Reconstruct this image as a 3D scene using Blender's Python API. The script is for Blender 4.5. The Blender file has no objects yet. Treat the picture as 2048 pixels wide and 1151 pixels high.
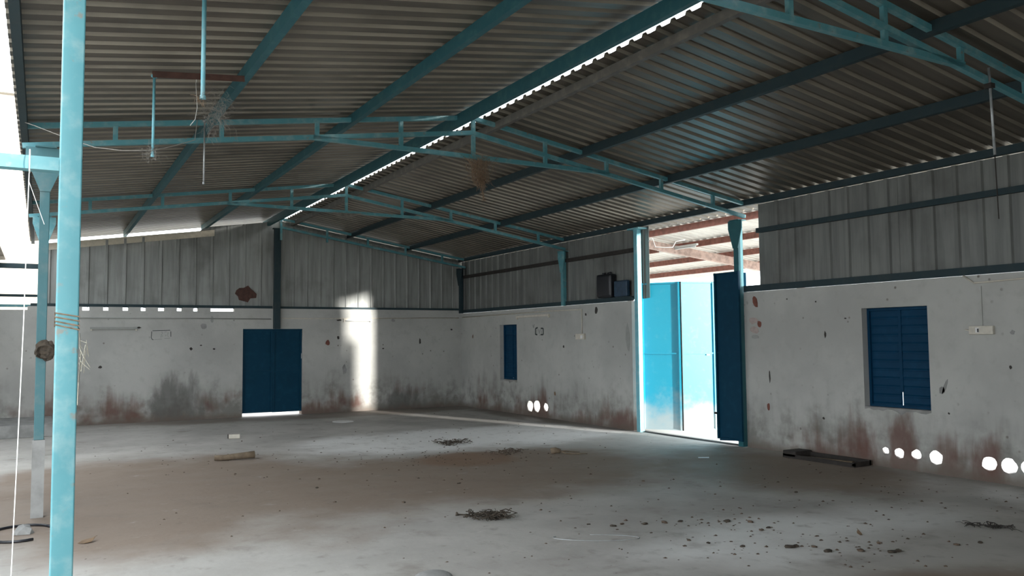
import bpy, bmesh, math, random
from mathutils import Vector, Matrix

# ------------------------------------------------------------------ camera, sky, sun, exposure
scene = bpy.context.scene
COL = scene.collection
random.seed(7)

cam_d = bpy.data.cameras.new('camera')
cam = bpy.data.objects.new('camera', cam_d)
COL.objects.link(cam)
scene.camera = cam
F = Vector((0.49181518, 0.86841321, 0.06305814))
R = Vector((0.87040086, -0.49225242, -0.00948095))
U = Vector((-0.02280714, -0.05954873, 0.99796482))
cam.matrix_world = Matrix(((R.x, U.x, -F.x, 0.0), (R.y, U.y, -F.y, 0.0), (R.z, U.z, -F.z, 1.6112), (0, 0, 0, 1)))
cam_d.sensor_width = 36.0
cam_d.lens = 1661.25 / 2048 * 36.0
cam_d.clip_end = 500

SUN_AZ = Vector((0.30, -0.954, 0.0)).normalized()
SUN_EL = math.radians(5.5)
world = bpy.data.worlds.new('sky'); scene.world = world
world.use_nodes = True
wn = world.node_tree
bg = wn.nodes['Background']
sky = wn.nodes.new('ShaderNodeTexSky')
sky.sky_type = 'HOSEK_WILKIE'
sky.sun_direction = (SUN_AZ.x * math.cos(SUN_EL), SUN_AZ.y * math.cos(SUN_EL), math.sin(SUN_EL))
sky.turbidity = 6.0
sky.ground_albedo = 0.3
mixn = wn.nodes.new('ShaderNodeMix'); mixn.data_type = 'RGBA'
mixn.inputs[0].default_value = 0.9
wn.links.new(sky.outputs[0], mixn.inputs[6])
mixn.inputs[7].default_value = (0.89, 0.95, 1.0, 1)
wn.links.new(mixn.outputs[2], bg.inputs[0])
bg.inputs[1].default_value = 2.2

sun_d = bpy.data.lights.new('sun', 'SUN'); sun_d.energy = 3.4; sun_d.angle = math.radians(2.2)
sun_d.color = (1.0, 0.965, 0.91)
sun = bpy.data.objects.new('sun', sun_d); COL.objects.link(sun)
sdir = Vector((SUN_AZ.x * math.cos(SUN_EL), SUN_AZ.y * math.cos(SUN_EL), math.sin(SUN_EL)))
sun.rotation_euler = sdir.to_track_quat('Z', 'Y').to_euler()
sun.location = sdir * 60

vs = scene.view_settings
vs.view_transform = 'Standard'; vs.look = 'None'; vs.gamma = 1.0; vs.use_curve_mapping = False
vs.exposure = 1.65
cy = scene.cycles
cy.use_denoising = True
cy.max_bounces = 8; cy.diffuse_bounces = 5; cy.glossy_bounces = 3
cy.sample_clamp_indirect = 12.0

# ------------------------------------------------------------------ helpers
def V(*a): return Vector(a)

class MB:
    """collects polygons in world coordinates; build() links them as ONE mesh object"""
    def __init__(s): s.v = []; s.f = []; s.mi = []; s.cur = 0
    def add(s, vs_, fs):
        b = len(s.v); s.v += [Vector(p) for p in vs_]
        for f in fs: s.f.append([b + i for i in f]); s.mi.append(s.cur)
        return s
    def box(s, x0, x1, y0, y1, z0, z1):
        vs_ = [(x, y, z) for z in (z0, z1) for y in (y0, y1) for x in (x0, x1)]
        return s.add(vs_, [(0, 2, 3, 1), (4, 5, 7, 6), (0, 1, 5, 4), (2, 6, 7, 3), (0, 4, 6, 2), (1, 3, 7, 5)])
    def bar(s, p0, p1, w, h, up=(0, 0, 1)):
        p0 = Vector(p0); p1 = Vector(p1); d = (p1 - p0).normalized(); up = Vector(up)
        a = d.cross(up)
        if a.length < 1e-4: a = d.cross(Vector((0, 1, 0)))
        a.normalize(); b = a.cross(d).normalized()
        vs_ = []
        for p in (p0, p1):
            for i, j in ((-1, -1), (1, -1), (1, 1), (-1, 1)): vs_.append(p + a * i * w / 2 + b * j * h / 2)
        return s.add(vs_, [(3, 2, 1, 0), (4, 5, 6, 7), (0, 1, 5, 4), (1, 2, 6, 5), (2, 3, 7, 6), (3, 0, 4, 7)])
    def tube(s, pts, r, n=6, r1=None, cap=True):
        pts = [Vector(p) for p in pts]; m = len(pts); base = len(s.v); prev = None
        for i, p in enumerate(pts):
            d = (pts[min(i + 1, m - 1)] - pts[max(i - 1, 0)])
            d = d.normalized() if d.length > 1e-9 else Vector((0, 0, 1))
            a = prev - d * prev.dot(d) if prev is not None else d.cross(Vector((0, 0, 1)) if abs(d.z) < .9 else Vector((1, 0, 0)))
            if a.length < 1e-6: a = d.orthogonal()
            a.normalize(); prev = a; b = d.cross(a)
            rr = r if r1 is None else r + (r1 - r) * i / (m - 1)
            for k in range(n):
                t = 2 * math.pi * k / n
                s.v.append(p + a * math.cos(t) * rr + b * math.sin(t) * rr)
        for i in range(m - 1):
            for k in range(n):
                s.f.append([base + i * n + k, base + i * n + (k + 1) % n, base + (i + 1) * n + (k + 1) % n, base + (i + 1) * n + k]); s.mi.append(s.cur)
        if cap:
            s.f.append([base + k for k in reversed(range(n))]); s.mi.append(s.cur)
            s.f.append([base + (m - 1) * n + k for k in range(n)]); s.mi.append(s.cur)
        return s
    def prism(s, poly, d):
        """poly: list of 3D points of a planar outline, d: thickness vector"""
        n = len(poly); d = Vector(d)
        vs_ = [Vector(p) for p in poly] + [Vector(p) + d for p in poly]
        return s.add(vs_, [list(range(n))[::-1], list(range(n, 2 * n))] + [(i, (i + 1) % n, n + (i + 1) % n, n + i) for i in range(n)])
    def mesh(s, name, mats, origin=(0, 0, 0), smooth=False):
        o = Vector(origin); me = bpy.data.meshes.new(name)
        me.from_pydata([tuple(p - o) for p in s.v], [], s.f)
        for m in (mats if isinstance(mats, (list, tuple)) else [mats]): me.materials.append(m)
        for p, k in zip(me.polygons, s.mi): p.material_index = k; p.use_smooth = smooth
        bm = bmesh.new(); bm.from_mesh(me); bmesh.ops.recalc_face_normals(bm, faces=bm.faces); bm.to_mesh(me); bm.free()
        me.update(); return me
    def centre(s):
        xs = [p.x for p in s.v]; ys = [p.y for p in s.v]; zs = [p.z for p in s.v]
        return Vector(((min(xs) + max(xs)) / 2, (min(ys) + max(ys)) / 2, min(zs)))
    def build(s, name, mats, parent=None, smooth=False, bevel=0.0):
        w = wloc(parent) if parent else Vector((0, 0, 0))
        c = s.centre()
        ob = bpy.data.objects.new(name, s.mesh(name, mats, c, smooth)); COL.objects.link(ob)
        ob.location = c - w
        if parent: ob.parent = parent
        if bevel:
            bv = ob.modifiers.new('bevel', 'BEVEL'); bv.width = bevel; bv.segments = 2; bv.limit_method = 'ANGLE'
        return ob

def wloc(o):
    v = Vector((0, 0, 0))
    while o is not None: v = v + Vector(o.location); o = o.parent
    return v

def tag(o, label, cat, group=None):
    o['label'] = label; o['category'] = cat
    if group: o['group'] = group
    return o
def struct(o, label=None):
    o['kind'] = 'structure'
    if label: o['label'] = label
    return o
def empty(name, loc=(0, 0, 0)):
    o = bpy.data.objects.new(name, None); COL.objects.link(o); o.location = loc
    o.empty_display_size = .1
    return o
def copy_tree(o, loc=None, parent=None):
    c = o.copy(); COL.objects.link(c); c.parent = parent
    if loc is not None: c.location = loc
    for ch in o.children: copy_tree(ch, None, c)
    return c
def boolean_cut(ob, cutters):
    for c in cutters:
        m = ob.modifiers.new('cut', 'BOOLEAN'); m.object = c; m.operation = 'DIFFERENCE'; m.solver = 'EXACT'
    dg = bpy.context.evaluated_depsgraph_get()
    me = bpy.data.meshes.new_from_object(ob.evaluated_get(dg))
    ob.modifiers.clear(); ob.data = me
    for c in cutters: bpy.data.objects.remove(c)

# ------------------------------------------------------------------ materials
class NT:
    def __init__(s, name):
        s.m = bpy.data.materials.new(name); s.m.use_nodes = True; s.t = s.m.node_tree
        s.b = s.t.nodes['Principled BSDF']; s.g = s.t.nodes.new('ShaderNodeNewGeometry'); s.pos = s.g.outputs['Position']
    def link(s, a, b): s.t.links.new(a, b)
    def val(s, sock, v):
        if hasattr(v, 'node'): s.link(v, sock)
        else: sock.default_value = v
    def math(s, op, a, b=0.0, clamp=False):
        n = s.t.nodes.new('ShaderNodeMath'); n.operation = op; n.use_clamp = clamp
        s.val(n.inputs[0], a); s.val(n.inputs[1], b); return n.outputs[0]
    def ramp(s, v, a, b, lo=0.0, hi=1.0):
        n = s.t.nodes.new('ShaderNodeMapRange'); n.interpolation_type = 'SMOOTHSTEP'
        s.val(n.inputs[0], v); n.inputs[1].default_value = a; n.inputs[2].default_value = b
        n.inputs[3].default_value = lo; n.inputs[4].default_value = hi; return n.outputs[0]
    def noise(s, sc, detail=5, stretch=(1, 1, 1), rough=.55, off=(0, 0, 0), coord=None):
        mp = s.t.nodes.new('ShaderNodeMapping'); s.link(coord or s.pos, mp.inputs[0])
        mp.inputs['Scale'].default_value = stretch; mp.inputs['Location'].default_value = off
        n = s.t.nodes.new('ShaderNodeTexNoise'); s.link(mp.outputs[0], n.inputs['Vector'])
        n.inputs['Scale'].default_value = sc; n.inputs['Detail'].default_value = detail; n.inputs['Roughness'].default_value = rough
        return n.outputs[0]
    def voro(s, sc, stretch=(1, 1, 1)):
        mp = s.t.nodes.new('ShaderNodeMapping'); s.link(s.pos, mp.inputs[0]); mp.inputs['Scale'].default_value = stretch
        n = s.t.nodes.new('ShaderNodeTexVoronoi'); s.link(mp.outputs[0], n.inputs['Vector']); n.inputs['Scale'].default_value = sc
        return n
    def mix(s, f, a, b):
        n = s.t.nodes.new('ShaderNodeMix'); n.data_type = 'RGBA'; s.val(n.inputs[0], f)
        for k, c in ((6, a), (7, b)):
            if hasattr(c, 'node'): s.link(c, n.inputs[k])
            else: n.inputs[k].default_value = (*c, 1)
        return n.outputs[2]
    def sep(s):
        n = s.t.nodes.new('ShaderNodeSeparateXYZ'); s.link(s.pos, n.inputs[0]); return n.outputs
    def blob(s, cx, cy_, rx, ry):
        x, y, z = s.sep()
        a = s.math('POWER', s.math('DIVIDE', s.math('SUBTRACT', x, cx), rx), 2.0)
        b = s.math('POWER', s.math('DIVIDE', s.math('SUBTRACT', y, cy_), ry), 2.0)
        return s.math('ADD', a, b)
    def fin(s, col, rough=.7, bump=None, strength=.3, dist=.01, metal=0.0, spec=None):
        s.val(s.b.inputs['Base Color'], col if hasattr(col, 'node') else (*col, 1))
        s.val(s.b.inputs['Roughness'], rough); s.b.inputs['Metallic'].default_value = metal
        if spec is not None: s.b.inputs['Specular IOR Level'].default_value = spec
        if bump is not None:
            n = s.t.nodes.new('ShaderNodeBump'); n.inputs['Strength'].default_value = strength; n.inputs['Distance'].default_value = dist
            s.link(bump, n.inputs['Height']); s.link(n.outputs[0], s.b.inputs['Normal'])
        return s.m

def paint(name, col, dusty, rough=.45, amount=(.45, .75), scale=9, rust=None, spec=None):
    n = NT(name); a = n.noise(scale, 6); b = n.noise(2.2, 4)
    c = n.mix(n.ramp(a, *amount), col, dusty)
    c = n.mix(n.ramp(b, .45, .75, 0, .35), c, [k * .7 for k in col])
    if rust: c = n.mix(n.ramp(n.noise(14, 6, off=(3, 1, 2)), .62, .72), c, rust)
    return n.fin(c, rough, n.noise(60, 3), .12, .003, spec=spec)

def gate_paint():
    n = NT('gate_cyan_paint'); x, y, z = n.sep(); a = n.noise(9, 6)
    c = n.mix(n.ramp(a, .5, .95), (.015, .36, .52), (.07, .42, .55))
    # dried mud splash along the foot of the panels
    mud = n.ramp(n.math('ADD', z, n.math('MULTIPLY', n.math('SUBTRACT', n.noise(3, 6), .5), 1.1)), .12, .75, 1, 0)
    c = n.mix(n.math('MULTIPLY', mud, .75), c, (.50, .50, .47))
    return n.fin(c, n.ramp(mud, 0, 1, .4, .8), n.noise(60, 3), .12, .003)

def plaster():
    n = NT('whitewash_plaster'); x, y, z = n.sep()
    broad = n.noise(.9, 5); fine = n.noise(7, 6); streak = n.noise(2.2, 6, (1.6, 1.6, .22)); blot = n.noise(1.6, 6, off=(4, 2, 7))
    c = n.mix(n.ramp(broad, .35, .68), (.45, .45, .425), (.37, .37, .35))
    c = n.mix(n.ramp(fine, .5, .8, 0, .35), c, (.29, .285, .26))
    low = n.ramp(n.math('ADD', z, n.math('MULTIPLY', n.math('SUBTRACT', streak, .5), 1.7)), .12, .95, 1, 0)
    grime = n.math('MULTIPLY', low, n.ramp(n.math('ADD', n.math('MULTIPLY', blot, .6), n.math('MULTIPLY', fine, .4)), .36, .62))
    c = n.mix(n.math('MULTIPLY', grime, .80), c, (.14, .135, .118))
    red = n.math('MULTIPLY', n.ramp(n.math('ADD', z, n.math('MULTIPLY', n.math('SUBTRACT', n.noise(1.5, 5, (2.2, 2.2, .25), off=(9, 3, 1)), .5), 1.9)), .0, .55, 1, 0), n.ramp(n.noise(.8, 4, off=(1, 8, 3)), .46, .58))
    c = n.mix(n.math('MULTIPLY', red, .85), c, (.13, .065, .048))
    def stain(axis, c0, rw, h, seed):
        a = n.math('POWER', n.math('DIVIDE', n.math('SUBTRACT', axis, c0), rw), 2.0)
        b = n.math('POWER', n.math('DIVIDE', z, h), 2.0)
        return n.ramp(n.math('ADD', n.math('ADD', a, b), n.math('MULTIPLY', n.math('SUBTRACT', n.noise(3.0, 6, (1.5, 1.5, .5), off=(seed, seed, seed)), .5), 2.6)), .2, 1.1, 1, 0)
    on_r = n.ramp(x, 9.1, 9.15); on_f = n.ramp(y, 18.7, 18.75)
    rs = n.math('MULTIPLY', n.math('MAXIMUM', n.math('MAXIMUM', stain(y, 7.15, .30, .62, 2), stain(y, 6.55, .25, .75, 5)), n.math('MAXIMUM', stain(y, 12.2, .5, .42, 3), stain(y, 5.5, .22, .5, 7))), on_r)
    c = n.mix(n.math('MULTIPLY', rs, .8), c, (.13, .062, .048))
    ds = n.math('MULTIPLY', n.math('MAXIMUM', stain(x, 2.5, .65, 1.15, 4), stain(x, 7.5, .6, .62, 6)), on_f)
    c = n.mix(n.math('MULTIPLY', ds, .72), c, (.10, .098, .09))
    foot = n.ramp(n.math('ADD', z, n.math('MULTIPLY', n.math('SUBTRACT', fine, .5), .3)), .0, .17, 1, 0)
    c = n.mix(n.math('MULTIPLY', foot, .8), c, (.13, .10, .08))
    v = n.voro(5.5); sp = n.math('MULTIPLY', n.ramp(v.outputs['Distance'], .05, .13, 1, 0), n.ramp(n.noise(1.7, 3, off=(2, 2, 2)), .45, .62))
    c = n.mix(n.math('MULTIPLY', sp, .8), c, (.14, .12, .10))
    h = n.math('ADD', n.noise(25, 4), n.math('MULTIPLY', sp, -1.5))
    return n.fin(c, .88, h, .35, .008)

def concrete_floor():
    n = NT('dusty_concrete')
    fine = n.noise(6, 7); mid = n.noise(.9, 6, (1, 1.0, 1)); broad = n.noise(.33, 4, off=(2, 5, 0))
    c = n.mix(n.ramp(mid, .35, .68), (.445, .43, .40), (.36, .345, .32))
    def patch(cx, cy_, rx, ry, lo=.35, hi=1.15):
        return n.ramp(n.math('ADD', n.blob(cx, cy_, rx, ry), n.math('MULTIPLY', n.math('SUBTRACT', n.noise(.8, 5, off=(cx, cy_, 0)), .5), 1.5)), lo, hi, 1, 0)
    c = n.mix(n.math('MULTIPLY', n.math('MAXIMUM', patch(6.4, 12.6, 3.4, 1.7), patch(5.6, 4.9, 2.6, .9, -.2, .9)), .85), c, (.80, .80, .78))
    brown = n.math('MAXIMUM', n.math('MAXIMUM', patch(4.6, 9.2, 3.4, 2.1), patch(1.2, 9.9, 3.0, 3.4)), n.math('MAXIMUM', patch(7.9, 7.4, 1.5, 2.2), patch(4.2, 2.9, 2.6, 1.0)))
    c = n.mix(n.math('MULTIPLY', brown, .88), c, (.215, .16, .12))
    rust = n.math('MULTIPLY', patch(5.1, 10.3, .8, .7), .7)
    c = n.mix(rust, c, (.21, .125, .075))
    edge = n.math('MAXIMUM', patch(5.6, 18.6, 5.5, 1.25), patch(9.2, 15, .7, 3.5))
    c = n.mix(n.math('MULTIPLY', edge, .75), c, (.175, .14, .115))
    c = n.mix(n.ramp(n.noise(2.2, 6, (1, 1, 1), off=(7, 1, 0)), .55, .75, 0, .45), c, (.18, .15, .125))
    c = n.mix(n.ramp(fine, .55, .8, 0, .5), c, (.16, .135, .11))
    v = n.voro(9); sp = n.math('MULTIPLY', n.ramp(v.outputs['Distance'], .06, .12, 1, 0), n.ramp(n.noise(1.1, 3), .5, .62))
    c = n.mix(n.math('MULTIPLY', sp, .7), c, (.09, .07, .055))
    c = n.mix(n.ramp(n.noise(2.6, 7, (1, .45, 1), rough=.7, off=(1, 4, 0)), .58, .72, 0, .35), c, (.17, .14, .115))
    c = n.mix(n.ramp(n.noise(4.5, 7, (.7, 1, 1), rough=.7, off=(8, 2, 0)), .60, .74, 0, .35), c, (.62, .60, .57))
    return n.fin(c, n.ramp(mid, .3, .7, .62, .85), n.noise(14, 6), .25, .01, spec=.35)

def sheet_mat(name, a, b, dark, axis_stretch, rough=.5, metal=.15):
    n = NT(name)
    st = n.noise(3.2, 5, axis_stretch); bl = n.noise(1.1, 5, off=(3, 3, 3))
    c = n.mix(n.ramp(st, .35, .7), a, b)
    c = n.mix(n.ramp(bl, .48, .75, 0, .6), c, dark)
    return n.fin(c, rough, n.noise(20, 3), .08, .003, metal=metal)

def simple(name, col, rough=.6, var=.35, scale=12, metal=0.0):
    n = NT(name); c = n.mix(n.ramp(n.noise(scale, 5), .35, .7), col, [k * (1 - var) for k in col])
    return n.fin(c, rough, n.noise(scale * 3, 3), .15, .003, metal=metal)

M = dict(
    plaster=plaster(), floor=concrete_floor(),
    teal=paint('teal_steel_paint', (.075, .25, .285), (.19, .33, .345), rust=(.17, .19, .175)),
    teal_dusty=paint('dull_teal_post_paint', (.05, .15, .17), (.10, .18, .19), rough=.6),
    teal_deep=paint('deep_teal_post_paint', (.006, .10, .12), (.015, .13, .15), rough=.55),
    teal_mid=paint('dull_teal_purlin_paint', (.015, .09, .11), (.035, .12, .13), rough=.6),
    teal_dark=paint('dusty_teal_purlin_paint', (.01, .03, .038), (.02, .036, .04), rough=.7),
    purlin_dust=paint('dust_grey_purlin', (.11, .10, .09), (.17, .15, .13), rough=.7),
    blue=paint('dark_blue_door_paint', (.001, .036, .072), (.003, .046, .085), rough=.6, spec=.15),
    blue2=paint('window_blue_paint', (.001, .036, .085), (.003, .045, .10), rough=.6, spec=.15),
    cyan=gate_paint(),
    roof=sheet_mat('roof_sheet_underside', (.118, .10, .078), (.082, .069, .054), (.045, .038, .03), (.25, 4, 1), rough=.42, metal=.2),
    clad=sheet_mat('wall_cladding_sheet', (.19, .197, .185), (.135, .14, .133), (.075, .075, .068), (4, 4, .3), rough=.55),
    flank=sheet_mat('clean_rib_flank', (.30, .27, .22), (.195, .173, .14), (.095, .083, .066), (.25, 4, 1), rough=.45, metal=.05),  # rib sides paler than the pans: light on them put into the colour
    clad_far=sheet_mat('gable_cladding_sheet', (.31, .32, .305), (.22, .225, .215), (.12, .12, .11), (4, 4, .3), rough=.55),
    whitesheet=sheet_mat('outer_roof_sheet', (.72, .70, .66), (.6, .58, .55), (.5, .48, .45), (.25, 4, 1)),
    rust=simple('rusty_steel', (.085, .04, .03), .85), redpurlin=simple('red_oxide_paint', (.26, .10, .075), .7),
    pinkbeam=simple('pale_pink_beam_paint', (.55, .40, .35), .7),
    cream=simple('cream_paint', (.62, .56, .45), .75, .15), galv=simple('galvanised_pipe', (.45, .47, .48), .4, .3, metal=.5),
    bluepipe=paint('light_blue_pipe_paint', (.16, .44, .52), (.3, .5, .55)),
    black=simple('black_plastic', (.012, .013, .018), .35), dkblue=simple('dark_blue_plastic', (.02, .05, .09), .5),
    whiteplastic=simple('yellowed_white_plastic', (.60, .56, .48), .5, .15), white=simple('white_plastic', (.75, .75, .74), .5, .1),
    wood=simple('weathered_wood', (.20, .15, .10), .85), straw=simple('dry_straw', (.24, .16, .10), .9, .5, 40),
    straw_pale=simple('pale_straw', (.45, .42, .34), .9, .3, 40), web=simple('dusty_cobweb', (.30, .28, .25), .95), dirt=simple('dry_dirt', (.12, .085, .06), .95, .5, 30),
    darkdirt=simple('dark_dry_leaves', (.07, .055, .04), .95, .5, 30), string=simple('white_string', (.7, .7, .68), .8, .1),
    brick=simple('exposed_red_brick', (.20, .075, .055), .95), chip=simple('dark_chip', (.05, .045, .04), .9),
    stain=simple('faded_pinkish_plaster', (.40, .33, .30), .9, .2), ink=simple('black_paint_mark', (.03, .04, .04), .8, .1),
    faint=simple('faded_paint_mark', (.30, .31, .29), .85, .1),
    mould=simple('old_iron', (.028, .023, .02), .8), ground=simple('sunlit_bare_ground', (.40, .385, .345), .95, .3, 1.5),
    yard=simple('pale_dusty_yard', (.72, .69, .63), .95, .15, 2), house=simple('beige_house_paint', (.62, .53, .42), .9, .12, 1), darkwin=simple('dark_window', (.05, .06, .07), .3),
    step=simple('old_concrete', (.30, .30, .29), .9, .3, 5), leaf=simple('dry_brown_leaf', (.20, .13, .075), .8),
)

# ------------------------------------------------------------------ main dimensions
WX = 9.17          # inner face of the right wall
FY = 18.80         # inner face of the far wall
WT = 2.30          # top of the masonry
RX, RZ = 4.60, 4.38
REAR = -7.0
def ztc(x):        # centre height of the trusses' top chord
    return RZ - (.142 * (RX - x) if x < RX else .162 * (x - RX))
SH = .065          # roof sheet above chord centre line
TR_Y = (4.08, 9.10, 14.05, 18.62)

# ------------------------------------------------------------------ ground and floor
g = MB().box(-90, 120, -80, 110, -.6, -.12).build('ground', M['ground']); struct(g, 'bare sunlit ground around the shed')
f = MB().box(-4.0, WX + .23, REAR, FY + .23, -.12, 0).build('floor', M['floor']); struct(f, 'dusty grey concrete floor with brown dirt')
g2 = MB().box(WX + .23, 15.5, 4, FY, -.12, -.03).build('floor_outside', M['yard']); struct(g2, 'pale bare yard outside the gate')

# ------------------------------------------------------------------ walls
wall_right = struct(empty('wall_right', (WX + .1, 6, 0)), 'whitewashed masonry wall with corrugated cladding above')
MB().box(WX, WX + .23, REAR, -5.6, -.1, WT).build('masonry', M['plaster'], wall_right)  # the gap after this piece, out of view, is added to let daylight in
m = MB().box(WX, WX + .23, -2.4, 9.13, -.1, WT).build('masonry', M['plaster'], wall_right)
cut = []
def cutter(mb): o = mb.build('cutter', M['plaster']); cut.append(o); return o
cutter(MB().box(WX - .1, WX + .4, 6.17, 7.08, .73, 1.98))
def hole(y, z, r, seed):
    # broken-out drain hole: ragged inside, slanting and widening towards the yard
    rn = random.Random(seed); k = 16; sk = .16 if y < 10 else .34
    ks = [rn.uniform(.92, 1.08) for i in range(k)]; ts = [2 * math.pi * i / k for i in range(k)]
    a = [(WX - .02, y + math.cos(t) * r * q, z + math.sin(t) * r * q) for t, q in zip(ts, ks)]
    b = [(WX + .30, y + sk * 1.25 + math.cos(t) * r * q * 1.7, z - .01 + math.sin(t) * r * q * 1.35) for t, q in zip(ts, ks)]
    cutter(MB().add(a + b, [list(range(k))[::-1], list(range(k, 2 * k))] + [(i, (i + 1) % k, k + (i + 1) % k, k + i) for i in range(k)]))
for i, (y, z, r) in enumerate(((6.79, .20, .045), (6.60, .19, .062), (6.37, .20, .06), (6.12, .195, .08), (5.49, .20, .08), (5.27, .20, .082), (5.06, .21, .08))): hole(y, z, r, i)
bpy.context.view_layer.update(); boolean_cut(m, cut)
m2 = MB().box(WX, WX + .23, 11.86, FY, -.1, WT).build('masonry', M['plaster'], wall_right)
cut = []
cutter(MB().box(WX - .1, WX + .4, 16.0, 16.78, .73, 1.97))
for i, (y, z, r) in enumerate(((15.42, .20, .115), (15.14, .215, .125), (14.78, .22, .085))): hole(y, z, r, 20 + i)
bpy.context.view_layer.update(); boolean_cut(m2, cut)

wall_far = struct(empty('wall_far', (4.6, FY + .1, 0)), 'whitewashed gable wall with corrugated cladding above')
m3 = MB().box(-6, WX + .23, FY, FY + .23, -.1, WT).build('masonry', M['plaster'], wall_far)
cut = []
cutter(MB().box(3.85, 5.16, FY - .1, FY + .4, -.2, 1.92))
bpy.context.view_layer.update(); boolean_cut(m3, cut)
# mortar packing between the masonry and the cladding, open at the sheet ribs
def packing(x0, x1):
    MB().box(x0, x1, FY + .02, FY + .20, WT, WT + .075).build('mortar_packing', M['plaster'], wall_far)
gx = [(.40, .05), (.77, .13), (1.135, .10), (1.50, .11), (1.84, .10), (2.185, .13), (2.545, .11), (2.87, .10), (3.42, .50)]
px = -.25
for c_, w_ in gx:
    packing(px, c_ - w_ / 2); px = c_ + w_ / 2
packing(px, WX)

def cladding(parent, axis, a0, a1, plane, ztop, zbot, inward, pitch=.30, ribs=3, rib_w=.075, rib_h=.028, ph=0.0, mat='clad'):
    """ribbed sheets, each its own mesh: runs along `axis`, `plane` is the pan position, ribs stand `inward`"""
    w = pitch * ribs; a = a0; k = 0
    while a < a1 - .02:
        e = min(a + w, a1); prof = []
        s0 = a
        prof.append((s0, 0))
        j = 0
        while True:
            r0 = a + pitch * j + .11 + ph
            if r0 + rib_w + .02 > e: break
            prof += [(r0, 0), (r0 + .014, rib_h), (r0 + rib_w - .014, rib_h), (r0 + rib_w, 0)]; j += 1
        prof.append((e + .012, .0))
        jit = random.uniform(-.004, .004)
        mb = MB(); vs_ = []
        for (t, o) in prof:
            for zz in (zbot + random.uniform(-.006, .006), ztop(t)):
                q = plane + inward * (o + jit)
                vs_.append((t, q, zz) if axis == 'x' else (q, t, zz))
        mb.add(vs_, [(2 * i, 2 * i + 2, 2 * i + 3, 2 * i + 1) for i in range(len(prof) - 1)])
        ob = mb.build('cladding_sheet', M[mat], parent)
        so = ob.modifiers.new('gauge', 'SOLIDIFY'); so.thickness = .002; so.offset = 0
        a = e; k += 1
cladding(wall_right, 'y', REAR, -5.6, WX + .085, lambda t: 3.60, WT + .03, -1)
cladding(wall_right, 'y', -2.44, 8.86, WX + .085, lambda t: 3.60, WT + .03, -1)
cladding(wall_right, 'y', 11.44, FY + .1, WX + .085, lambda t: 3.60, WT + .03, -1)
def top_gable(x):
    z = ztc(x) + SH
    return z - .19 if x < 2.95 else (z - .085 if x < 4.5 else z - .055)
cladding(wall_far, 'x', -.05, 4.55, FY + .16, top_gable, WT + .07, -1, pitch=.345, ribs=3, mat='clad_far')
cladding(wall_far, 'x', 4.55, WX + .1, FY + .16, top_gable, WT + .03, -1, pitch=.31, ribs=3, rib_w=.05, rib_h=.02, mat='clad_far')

wall_rear = struct(empty('wall_rear', (6.5, REAR, 0)), 'rear wall behind the viewer')
MB().box(3.4, WX + .23, REAR - .23, REAR, -.1, WT).build('masonry', M['plaster'], wall_rear)  # unseen opening beside this wall is sized for the daylight it lets in
cladding(wall_rear, 'x', 3.4, WX + .1, REAR - .1, lambda x: ztc(x) + SH - .03, WT, 1)

# side aisle on the left, added to shade the hall: low roof and walls
wall_left = struct(empty('wall_left', (-3.9, 12, 0)), 'outer wall of the low side aisle on the left')
for ya, yb in ((6.6, 11.7), (13.6, FY)):
    MB().box(-4.0, -3.8, ya, yb, -.1, WT).build('masonry', M['plaster'], wall_left)
    cladding(wall_left, 'y', ya, yb, -3.9, lambda t: 2.95, WT, 1)
MB().box(-.40, -.17, REAR, 2.4, -.1, WT).build('masonry', M['plaster'], wall_left)
cladding(wall_left, 'y', REAR, 2.4, -.28, lambda t: 3.66, WT, 1)
wall_left_roof = struct(empty('ceiling_aisle', (-2, 12, 3)), 'low corrugated roof of the side aisle on the left')

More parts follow.
